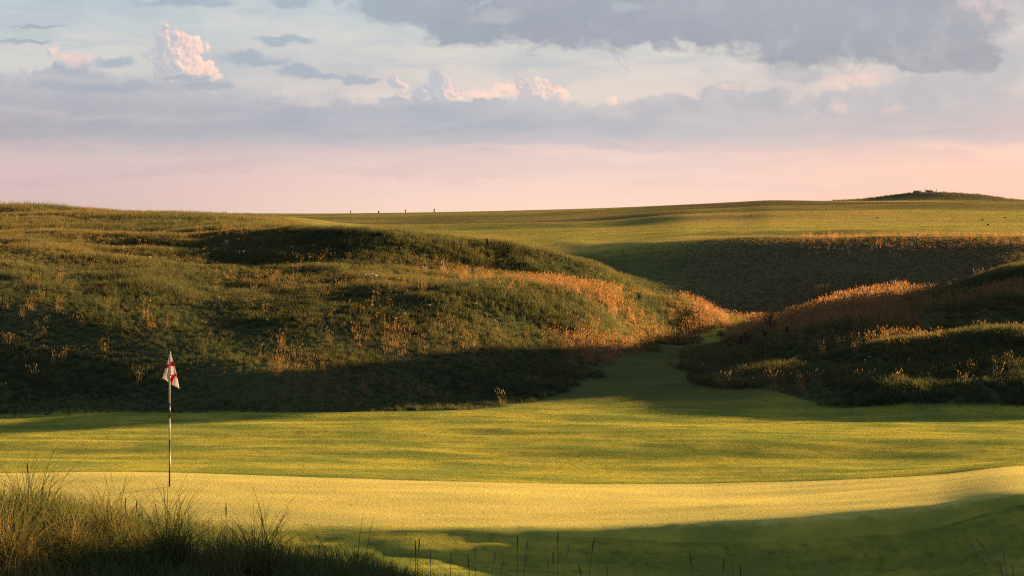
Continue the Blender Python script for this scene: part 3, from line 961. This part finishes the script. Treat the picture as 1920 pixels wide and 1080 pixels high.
def tube(points, radii, sides=8, cap=True):
    """lathed tube through points; returns verts, faces"""
    vs, fs = [], []
    pts = [Vector(p) for p in points]
    for i, p in enumerate(pts):
        t = (pts[min(i + 1, len(pts) - 1)] - pts[max(i - 1, 0)]).normalized()
        a = t.cross(Vector((0, 1, 0)) if abs(t.y) < .9 else Vector((1, 0, 0))).normalized(); b = t.cross(a)
        for k in range(sides):
            an = 2 * math.pi * k / sides
            vs.append(p + (a * math.cos(an) + b * math.sin(an)) * radii[i])
    for i in range(len(pts) - 1):
        for k in range(sides):
            k2 = (k + 1) % sides
            fs.append((i * sides + k, i * sides + k2, (i + 1) * sides + k2, (i + 1) * sides + k))
    if cap:
        fs.append(tuple(range(sides))[::-1]); fs.append(tuple((len(pts) - 1) * sides + k for k in range(sides)))
    return vs, fs


def join(lists):
    vs, fs = [], []
    for v, f in lists:
        o = len(vs); vs += list(v); fs += [tuple(i + o for i in q) for q in f]
    return vs, fs


# ---- flagstick
M_white = flat('white painted steel', (.34, .36, .38), .5, .3, .05)
M_black = flat('black painted steel', (.012, .012, .014), .4, .5, .1)
base = on_row(318, 915, 29.5, 34)
S1 = base.y / F            # metres per photograph pixel at the flag
stick = empty('golf_flagstick', base)
tag(stick, 'striped flagstick with a limp red and white flag standing on the green', 'flagstick')
Hm = lambda row: (915 - row) * S1
rad = .0125


def pole(name, r0, r1, m, r=rad):
    v, f = tube([(0, 0, Hm(r0)), (0, 0, Hm(r1))], [r, r], 12)
    return mesh_obj(name, v, f, m, stick, True)


pole('pole_band', 925, 826, M_black)
pole('pole_band', 826, 786, M_white)
pole('pole_band', 786, 757, M_black)
pole('pole_band', 757, 664, M_white)
v, f = tube([(0, 0, Hm(664.5)), (0, 0, Hm(663)), (0, 0, Hm(661)), (0, 0, Hm(659.5))], [.014, .022, .020, .006], 12)
mesh_obj('finial', v, f, M_black, stick, True)
v, f = tube([(0, 0, .004), (0, 0, .006)], [.054, .054], 24)
mesh_obj('hole_shade_disc', v, f, flat('cup shade black', (.01, .01, .01)), stick)  # flat black disc painted for the shade inside the cup
# cloth hanging in folds from the top of the pole; px = columns from the pole, row = photograph row
mflag, T = material('flag cloth')
ca = att(T, 'dye')
cc = T.mix(ca.outputs['Fac'], (.62, .56, .52), (.42, .012, .022))
d_ = T.n('ShaderNodeBsdfDiffuse'); T.put(d_.inputs[0], cc)
t_ = T.n('ShaderNodeBsdfTranslucent'); T.put(t_.inputs[0], cc)
mx = T.n('ShaderNodeMixShader'); mx.inputs[0].default_value = .42
T.t.links.new(d_.outputs[0], mx.inputs[1]); T.t.links.new(t_.outputs[0], mx.inputs[2])
o_ = T.n('ShaderNodeOutputMaterial'); T.t.links.new(mx.outputs[0], o_.inputs[0])
# three panels of one folded cloth: outer left, inner (shaded, behind), outer right
ribs = [  # (px at top, px at bottom, row at bottom, depth bottom, lower row px)
    (1.0, -14.5, 711.5, .02), (.3, -8.0, 714.5, .055), (.0, -2.2, 718.5, .03), (0.4, 1.5, 705.0, .10), (1.0, 9.5, 707.5, .11),
    (1.6, 3.0, 720.5, -.02), (2.2, 10.5, 725.5, -.055), (2.6, 18.0, 730.0, -.01)]
nt_ = 36; fine_n = 8
vs = []; dye = []
rows_n = []
for j in range((len(ribs) - 1) * fine_n + 1):
    q = j / fine_n; a = min(int(q), len(ribs) - 2); fr = q - a
    A_, B_ = ribs[a], ribs[a + 1]
    fr_s = fr
    top = A_[0] * (1 - fr_s) + B_[0] * fr_s
    bx_ = A_[1] * (1 - fr_s) + B_[1] * fr_s
    br = A_[2] * (1 - fr_s) + B_[2] * fr_s
    dp = A_[3] * (1 - fr_s) + B_[3] * fr_s
    for i in range(nt_ + 1):
        t = i / nt_
        row = 663.5 + (br - 663.5) * t
        sp = t ** 1.05
        bulge = math.sin(t * math.pi) * (1.3 if q > 5 else -.6 if q < 2 else 0)
        px = top + (bx_ - top) * sp + bulge
        vs.append((px * S1, dp * sp - .014 * math.sin(t * 5 + q * 1.7) * t, Hm(row)))
        red = 0.0
        if 686.5 - .25 * (px + 10) < row < 693 - .25 * (px + 10) and q < 2.6:
            red = 1.0
        if 679.5 < row < 688.0 and q > 3.6 and px > 1:
            red = 1.0
        if q > 4.6 and row > 704 and abs(px - (7.5 - (row - 705) * .32)) < 3.4 and row < 722:
            red = 1.0
        if q > 5.6 and abs(row - (706 + (px - 13) * .9)) < 3.0 and px > 9.5:
            red = 1.0
        dye.append(red)
nj = (len(ribs) - 1) * fine_n + 1
fs = [(j * (nt_ + 1) + i, (j + 1) * (nt_ + 1) + i, (j + 1) * (nt_ + 1) + i + 1, j * (nt_ + 1) + i + 1) for j in range(nj - 1) for i in range(nt_)]
flag = mesh_obj('flag', vs, fs, mflag, stick, True)
attr(flag, 'dye', dye)
sm = flag.modifiers.new('cloth', 'SOLIDIFY'); sm.thickness = .0015

# ---- marker posts on the far skyline
M_post = flat('weathered post wood', (.060, .045, .032), .9)


def post_mesh(h, w, lean=0.0):
    bm = bmesh.new()
    bmesh.ops.create_cube(bm, size=1)
    for q in bm.verts:
        t = q.co.z + .5
        q.co.x = q.co.x * w * (1 - .12 * t) + lean * t; q.co.y *= w * (1 - .12 * t); q.co.z = t * h - .1 + (.02 * (q.co.x > 0) if t > .5 else 0)
    bmesh.ops.bevel(bm, geom=bm.edges[:], offset=w * .12, segments=1, affect='EDGES')
    me = bpy.data.meshes.new('marker_post'); bm.to_mesh(me); bm.free(); me.materials.append(M_post)
    return me


def crest(u, d0=270, d1=330):
    d = np.arange(d0, d1, .5); x = (u - 960) / F * d; z = height(x, d)
    k = int(np.argmax((z - CAMZ) / d))
    return Vector((x[k], d[k], z[k]))


for u, hpx, wpx, words in [(657, 5, 1.6, 'leftmost and thinnest small post on the far grassy skyline'),
                           (710, 4.2, 2.4, 'short stubby post second from the left on the far skyline'),
                           (760, 5.6, 2.0, 'slim post second from the right on the far skyline'),
                           (814, 6.6, 2.2, 'tallest and rightmost small post on the far skyline')]:
    p = crest(u)
    o = bpy.data.objects.new('marker_post', post_mesh(hpx * p.y / F + .1, wpx * p.y / F, .02))
    o.location = p; link(o)
    tag(o, words, 'post', 'small posts on the far skyline')

# ---- dark stones on the sunlit far slope
M_stone = flat('dark stone', (.05, .045, .038), .9, .2, .4, 9)
for u, row, w, h, words in [(1645, 409, 4.5, 2.0, 'small dark stone furthest left on the sunlit far slope'),
                            (1786, 411, 4, 2, 'small brown stone below the skyline knoll on the far slope'),
                            (1843, 413, 5, 3, 'dark stone just above the largest one on the far slope'),
                            (1852, 422, 6.5, 3.2, 'largest dark stone low on the sunlit far slope'),
                            (1885, 409, 5, 2.6, 'dark stone furthest right on the sunlit far slope')]:
    p = on_row(u, row, 102, 260)
    bm = bmesh.new(); bmesh.ops.create_icosphere(bm, subdivisions=3, radius=1)
    rr = random.Random(int(u)); ph = [rr.uniform(0, 6) for _ in range(6)]
    for q in bm.verts:
        c = q.co
        k = 1 + .18 * math.sin(3 * c.x + ph[0]) + .14 * math.sin(4 * c.y + ph[1]) + .12 * math.sin(5 * c.z + ph[2])
        q.co = Vector((c.x * k * w * p.y / F / 2, c.y * k * w * p.y / F / 2.4, max(c.z, -.3) * k * h * p.y / F * .7))
    me = bpy.data.meshes.new('stone'); bm.to_mesh(me); bm.free(); me.materials.append(M_stone)
    for q in me.polygons: q.use_smooth = True
    o = bpy.data.objects.new('stone', me); o.location = p; link(o)
    tag(o, words, 'stone', 'dark stones on the sunlit far slope')

# ---- pale flowers in the rough
M_petal = flat('pale petals', (.62, .50, .42), .8, .1, .15, 60, **{'Sheen Weight': .2})
M_stem = flat('flower stem', (.10, .11, .035), .8)


def flower(u, row, w, words):
    rr = random.Random(int(u * 7 + row))
    p = on_row(u, row + 7, 44, 130)
    s = p.y / F
    e = empty('wild_flower', p)
    H = 7 * s + .10
    lx = rr.uniform(-.05, .05)
    v, f = tube([(0, 0, -.03), (lx * .4, 0, H * .5), (lx, 0, H)], [.006, .005, .004], 5)
    mesh_obj('stem', v, f, M_stem, e, True)
    lst = []
    for k in range(16):
        an = rr.uniform(0, 6.28); r_ = w * s * .5 * math.sqrt(rr.random())
        c = Vector((lx + math.cos(an) * r_, math.sin(an) * r_, H + rr.uniform(-.3, .35) * w * s * .6))
        a = w * s * rr.uniform(.16, .3)
        n_ = Vector((rr.uniform(-1, 1), rr.uniform(-1, 1), rr.uniform(.2, 1))).normalized()
        t1 = n_.orthogonal().normalized(); t2 = n_.cross(t1)
        q = [c + t1 * a, c + t2 * a * .7 + n_ * a * .3, c - t1 * a, c - t2 * a * .7 + n_ * a * .3, c - n_ * a * .5]
        lst.append((q, [(0, 1, 2, 3), (0, 1, 4), (1, 2, 4), (2, 3, 4), (3, 0, 4)]))
    v, f = join(lst)
    mesh_obj('flower_head', v, f, M_petal, e)
    tag(e, words, 'flower', 'pale wild flowers in the dune grass')


named_fl = {(283, 488): 'single pale flower on the lit shoulder of the left hill', (197, 460): 'pale flower low on the golden left hilltop',
            (686, 522): 'pale flower at the left of the brightest cluster', (697, 520): 'middle pale flower of the brightest cluster',
            (707, 523): 'large cream flower at the right of the brightest cluster', (808, 581): 'bright white flower alone on the middle of the left hill',
            (701, 578): 'cream double flower left of the lone bright white one', (1632, 677): 'pale flower on the shaded right dune, highest of three',
            (1619, 683): 'pale flower just left of the highest on the right dune', (1531, 701): 'small pale flower low on the shaded right dune',
            (1410, 717): 'tiny pale flower at the foot of the right dune'}
fl = [(283, 488, 4), (197, 460, 3.5), (307, 439, 3), (251, 434, 3), (598, 499, 4), (581, 488, 3), (596, 486, 3), (558, 500, 3), (686, 522, 5), (697, 520, 5),
      (707, 523, 6.5), (412, 564, 3), (499, 608, 3), (601, 628, 2.6), (338, 416, 2.4), (746, 497, 3.2), (792, 506, 3.4), (801, 508, 3.4), (701, 578, 5),
      (808, 581, 4.5), (894, 577, 4), (759, 595, 4.5), (741, 605, 4), (927, 609, 4), (935, 611, 3.4), (1115, 604, 3), (859, 638, 3), (845, 641, 3),
      (817, 693, 2.6), (1619, 683, 3.2), (1632, 677, 3.2), (1531, 701, 3), (1410, 717, 3), (1318, 689, 2.6), (636, 512, 2.6), (724, 511, 2.6), (232, 452, 2.6),
      (168, 447, 2.4), (118, 452, 2.4), (262, 456, 2.4), (205, 441, 2.4), (640, 560, 2.4), (868, 668, 2.4), (1010, 626, 2.4)]
for u, row, w in fl:
    flower(u, row, w, named_fl.get((u, row), 'tiny pale flower head dotted among the grass of the left hill'))

# ---- dock plants and dead stalks
M_dock = flat('rust brown dock seed', (.060, .034, .024), .9, .1, .4, 30)


def dock(u, row_base, hpx, spread, words, seed, d0=44, d1=130, name='dock_plant', cat='weed', group=None, m=None, branches=7):
    rr = random.Random(seed)
    p = on_row(u, row_base, d0, d1); s = p.y / F; H = hpx * s
    e = empty(name, p)
    stems = [tube([(0, 0, -.05), (.02, 0, H * .5), (.0, 0, H)], [.009, .007, .004], 6)]
    branch_seeds = []
    for k in range(branches):
        t0 = rr.uniform(.25, .8); an = rr.uniform(0, 6.28); L = H * rr.uniform(.25, .45) * (1.1 - t0 * .5)
        a = Vector((.01, 0, H * t0)); b = a + Vector((math.cos(an) * L * spread, math.sin(an) * L * spread, L))
        stems.append(tube([a, (a + b) / 2 + Vector((0, 0, -.02)), b], [.006, .005, .003], 5))
        seeds = []
        for j in range(16):
            t = rr.uniform(.35, 1); c = a.lerp(b, t) + Vector((rr.gauss(0, .016), rr.gauss(0, .016), rr.gauss(0, .012)))
            r_ = rr.uniform(.006, .015)
            q = [c + Vector((r_, 0, 0)), c + Vector((0, r_, 0)), c - Vector((r_, 0, 0)), c - Vector((0, r_, 0)), c + Vector((0, 0, r_ * 1.3)), c - Vector((0, 0, r_))]
            seeds.append((q, [(0, 1, 4), (1, 2, 4), (2, 3, 4), (3, 0, 4), (1, 0, 5), (2, 1, 5), (3, 2, 5), (0, 3, 5)]))
        branch_seeds.append(seeds)
    seeds = []
    for j in range(40):
        c = Vector((rr.gauss(0, .014), rr.gauss(0, .014), H * rr.uniform(.55, 1.02))); r_ = rr.uniform(.010, .02)
        q = [c + Vector((r_, 0, 0)), c + Vector((0, r_, 0)), c - Vector((r_, 0, 0)), c - Vector((0, r_, 0)), c + Vector((0, 0, r_ * 1.3)), c - Vector((0, 0, r_))]
        seeds.append((q, [(0, 1, 4), (1, 2, 4), (2, 3, 4), (3, 0, 4), (1, 0, 5), (2, 1, 5), (3, 2, 5), (0, 3, 5)]))
    v, f = join(stems); mesh_obj('stem', v, f, m or M_dock, e)
    for q_ in branch_seeds + [seeds]:
        v, f = join(q_); mesh_obj('seed_cluster', v, f, m or M_dock, e)
    tag(e, words, cat, group)


GD = 'dark seeding weeds at the mouth of the hollow'
dock(1444, 628, 40, .9, 'tallest dark reddish weed in the gap between the two dunes', 1, group=GD, branches=11)
dock(1434, 646, 26, 1.0, 'dark weed just in front of the tallest one in the gap', 2, group=GD)
dock(1389, 660, 30, .7, 'upright dark weed in front of the sunlit hollow', 3, group=GD)
dock(1400, 652, 22, 1.2, 'low spreading dark weed between the two upright ones', 4, group=GD)
dock(1366, 664, 20, 1.0, 'leftmost low dark weed beside the mown hollow', 5, group=GD)
dock(1474, 634, 22, .8, 'thin dark weed right of the tallest one', 6, group=GD, branches=4)
dock(913, 470, 22, .15, 'dark dead stalk standing on the crest behind the left hill', 7, name='dead_stalk', cat='stalk', branches=4)
dock(921, 470, 17, .3, 'thin brown stalk leaning beside the dark crest stalk', 8, name='dead_stalk', cat='stalk', branches=2)
dock(1197, 572, 24, .5, 'dark green bushy weed on the crest above the hollow', 9, name='bushy_weed', m=flat('weed green', (.035, .045, .020)), branches=9)

# ---- windblown shrubs and a thin stake pair on the skyline knoll
M_shrub = flat('windblown twigs', (.085, .075, .045), .9)


def shrub(u, wpx, hpx, words, seed):
    rr = random.Random(seed)
    p = crest(u, 262, 295); s = p.y / F
    e = empty('windblown_shrub', p)
    tw = []; lv = []
    for k in range(26):
        b = Vector((rr.uniform(-.5, .5) * wpx * s, rr.uniform(-.3, .3), -.05))
        L = hpx * s * rr.uniform(.6, 1.25)
        t = b + Vector((-L * rr.uniform(.4, 1.3), rr.uniform(-.2, .2), L * rr.uniform(.5, 1)))
        tw.append(tube([b, b.lerp(t, .5) + Vector((.04, 0, .08 * L)), t], [.03, .022, .008], 5))
        for j in range(9):
            c = b.lerp(t, rr.uniform(.3, 1)) + Vector((rr.gauss(0, .05), rr.gauss(0, .05), rr.gauss(0, .04)))
            a = Vector((rr.uniform(-1, 1), rr.uniform(-1, 1), rr.uniform(-1, 1))).normalized() * .06; b2 = a.orthogonal() * .5
            lv.append(([c - a, c + b2, c + a, c - b2], [(0, 1, 2, 3)]))
    v, f = join(tw); mesh_obj('branches', v, f, M_shrub, e)
    v, f = join(lv); mesh_obj('foliage', v, f, M_shrub, e)
    tag(e, words, 'shrub', 'shrubs on the skyline knoll')


shrub(1721, 13, 4.6, 'left windblown shrub on the skyline knoll', 1)
shrub(1745, 13, 5.2, 'right windblown shrub leaning on the skyline knoll', 2)
p = crest(1755, 262, 295)
o = bpy.data.objects.new('thin_stake', post_mesh(.55, .07, .03)); o.location = p; link(o)
tag(o, 'thin upright stake at the right end of the skyline shrubs', 'stake')

# ---- pale clumps on the dark bank
if True:
    p = on_row(1540, 562, 80, 101)
    o = blade_mesh('pale_grass_clump', [blades(170, .40, .62, .35, .016, .22, .6, rg, 4)], M_tussg); o.location = p - Vector((0, 0, .03))
    o['tint'] = .75
    tag(o, 'tall pale grass clump alone at the foot of the dark bank', 'grass clump')
    for i, (u, wd) in enumerate([(1643, 'left'), (1651, 'right')]):
        p = on_row(u, 470, 80, 101)
        o = blade_mesh('pale_grass_clump', seed_stem_parts(7, .05, .42, rg, .02), M_tussg); o.location = p
        o['tint'] = 1.0
        tag(o, wd + ' of two thin pinkish grass sprigs high on the dark bank', 'grass clump', 'grass sprigs on the dark bank')

# ---- marram tussocks on the near dune
TUS = [  # col, distance, blades, length, spread, tint, label
    (20, 12.2, 210, .42, .50, .62, 'reddish marram tussock cut by the left edge of the frame'),
    (62, 13.6, 120, .46, .34, .40, 'tall marram tussock whose longest blades rise over the green at far left'),
    (130, 12.6, 190, .30, .60, .55, 'low tangled tussock of rusty grass right of the far left one'),
    (205, 13.2, 240, .34, .55, .50, 'golden-tipped tussock standing left of the flagstick foot'),
    (318, 12.8, 230, .40, .50, .35, 'green marram tussock directly below the flagstick'),
    (415, 12.6, 170, .28, .60, .45, 'low brownish tussock right of the flagstick'),
    (490, 12.9, 240, .37, .60, .35, 'broad green tussock fanning both ways right of the flagstick'),
    (585, 12.5, 150, .28, .70, .30, 'small dark tussock between two larger fans'),
    (655, 12.8, 230, .36, .70, .30, 'dark marram fan with blades arching far to the right'),
    (735, 12.7, 120, .28, .80, .40, 'last small tussock where the near grass thins out'),
]
for u, d, n, L, spr, tint, words in TUS:
    x = (u - 960) / F * d
    n = int(n * 1.5)
    parts = [blades(n, .10, L * 1.30, .45, .0050, spr * 1.3, 1.6, rg, 9, droop=.8), blades(n // 2, .16, L * .6, .4, .0048, spr * 1.4, 1.6, rg, 6)]
    o = blade_mesh('marram_tussock', parts, M_tussg)
    o.location = (x, d, float(height(x, d)))
    o['tint'] = tint
    tag(o, words, 'grass tussock', 'marram tussocks on the near dune')
# long single blades arching over the green on the far left
o = blade_mesh('marram_tussock', [blades(16, .05, .66, .15, .006, .25, .9, rg, 10, dirs=rg.normal(0, .5, 16))], M_tussg)
x = (35 - 960) / F * 13.0; o.location = (x, 13.0, float(height(x, 13.0))); o['tint'] = .3
tag(o, 'sparse spray of very long blades leaning right at the far left edge', 'grass tussock', 'marram tussocks on the near dune')

# ---- single seed stalks
M_stalk = flat('dry stalk', (.17, .13, .075), .8)
M_dark_stalk = flat('brown stalk', (.075, .045, .028), .8)


def stalk(u, row_top, d, lean, head, m, words, group, hw=.0055):
    x = (u - 960) / F * d
    z0 = float(height(x, d)); zt = CAMZ - (row_top - HOR) * d / F
    H = zt - z0; lx = lean * H
    x -= lx
    e = empty('grass_stalk', (x, d, z0))
    P_ = lambda t: Vector((lx * t * t, 0, H * t))
    t1 = 1 - head / H
    v, f = tube([P_(t) for t in np.linspace(0, t1, 8)], [.0018] * 8, 6)
    mesh_obj('stem', v, f, m, e, True)
    ts = np.linspace(t1, 1, 14)
    rr_ = [hw * (.35 + .65 * math.sin(math.pi * (i + .6) / 14.5)) * (1 + .22 * (-1) ** i) for i in range(14)]
    v, f = tube([P_(t) for t in ts], rr_, 7)
    mesh_obj('seed_head', v, f, m, e)
    tag(e, words, 'grass stalk', group)


GS = 'seed stalks rising from the near grass'
for u, r_, ln, wd in [(1819, 1018, -.30, 'left of two leaning pale seed stalks at bottom right'), (1829, 1008, -.42, 'longest leaning pale seed stalk at bottom right'),
                      (1879, 1024, -.10, 'upright pale seed stalk right of the leaning pair'), (1873, 1050, -.12, 'short pale seed stalk close beside the upright one'),
                      (1897, 1056, -.08, 'faint short seed stalk nearest the right edge')]:
    stalk(u, r_, 12.6, ln, .11, M_stalk, wd, GS)
br = [(1046, 996, 0), (1114, 1009, .08), (1068, 1018, .12), (990, 1011, .08), (970, 1004, 0), (1029, 1046, .03), (1037, 1034, 0), (1294, 1038, -.05), (1358, 1047, .05),
      (1374, 1060, 0), (1387, 1058, -.05), (787, 1009, .05), (779, 1014, 0), (807, 1033, 0), (891, 1022, 0), (987, 1040, .05), (1212, 1047, -.12), (846, 1034, .02), (877, 1040, -.05),
      (930, 1032, .1), (1140, 1058, .05), (52, 868, -.02), (235, 932, .0), (257, 936, .04), (424, 944, .0), (945, 1050, .15), (1085, 1056, -.1)]
spc = {(1046, 996): 'dark seed stalk standing highest at the bottom centre', (1294, 1038): 'lone seed stalk right of the bottom centre', (52, 868): 'brown seed stalk above the far left tussocks',
       (1114, 1009): 'brown leaning seed stalk right of the highest one', (235, 932): 'left brown seed stalk beside the flagstick foot', (257, 936): 'right brown seed stalk beside the flagstick foot'}
for u, r_, ln in br:
    stalk(u, r_, 12.9, ln, .085, M_dark_stalk if (u % 3) else M_stalk, spc.get((u, r_), 'thin brown seed stalk among the sparse grass at the bottom centre' if u > 700 else 'thin brown seed stalk among the left foreground tussocks'), GS, .0042)
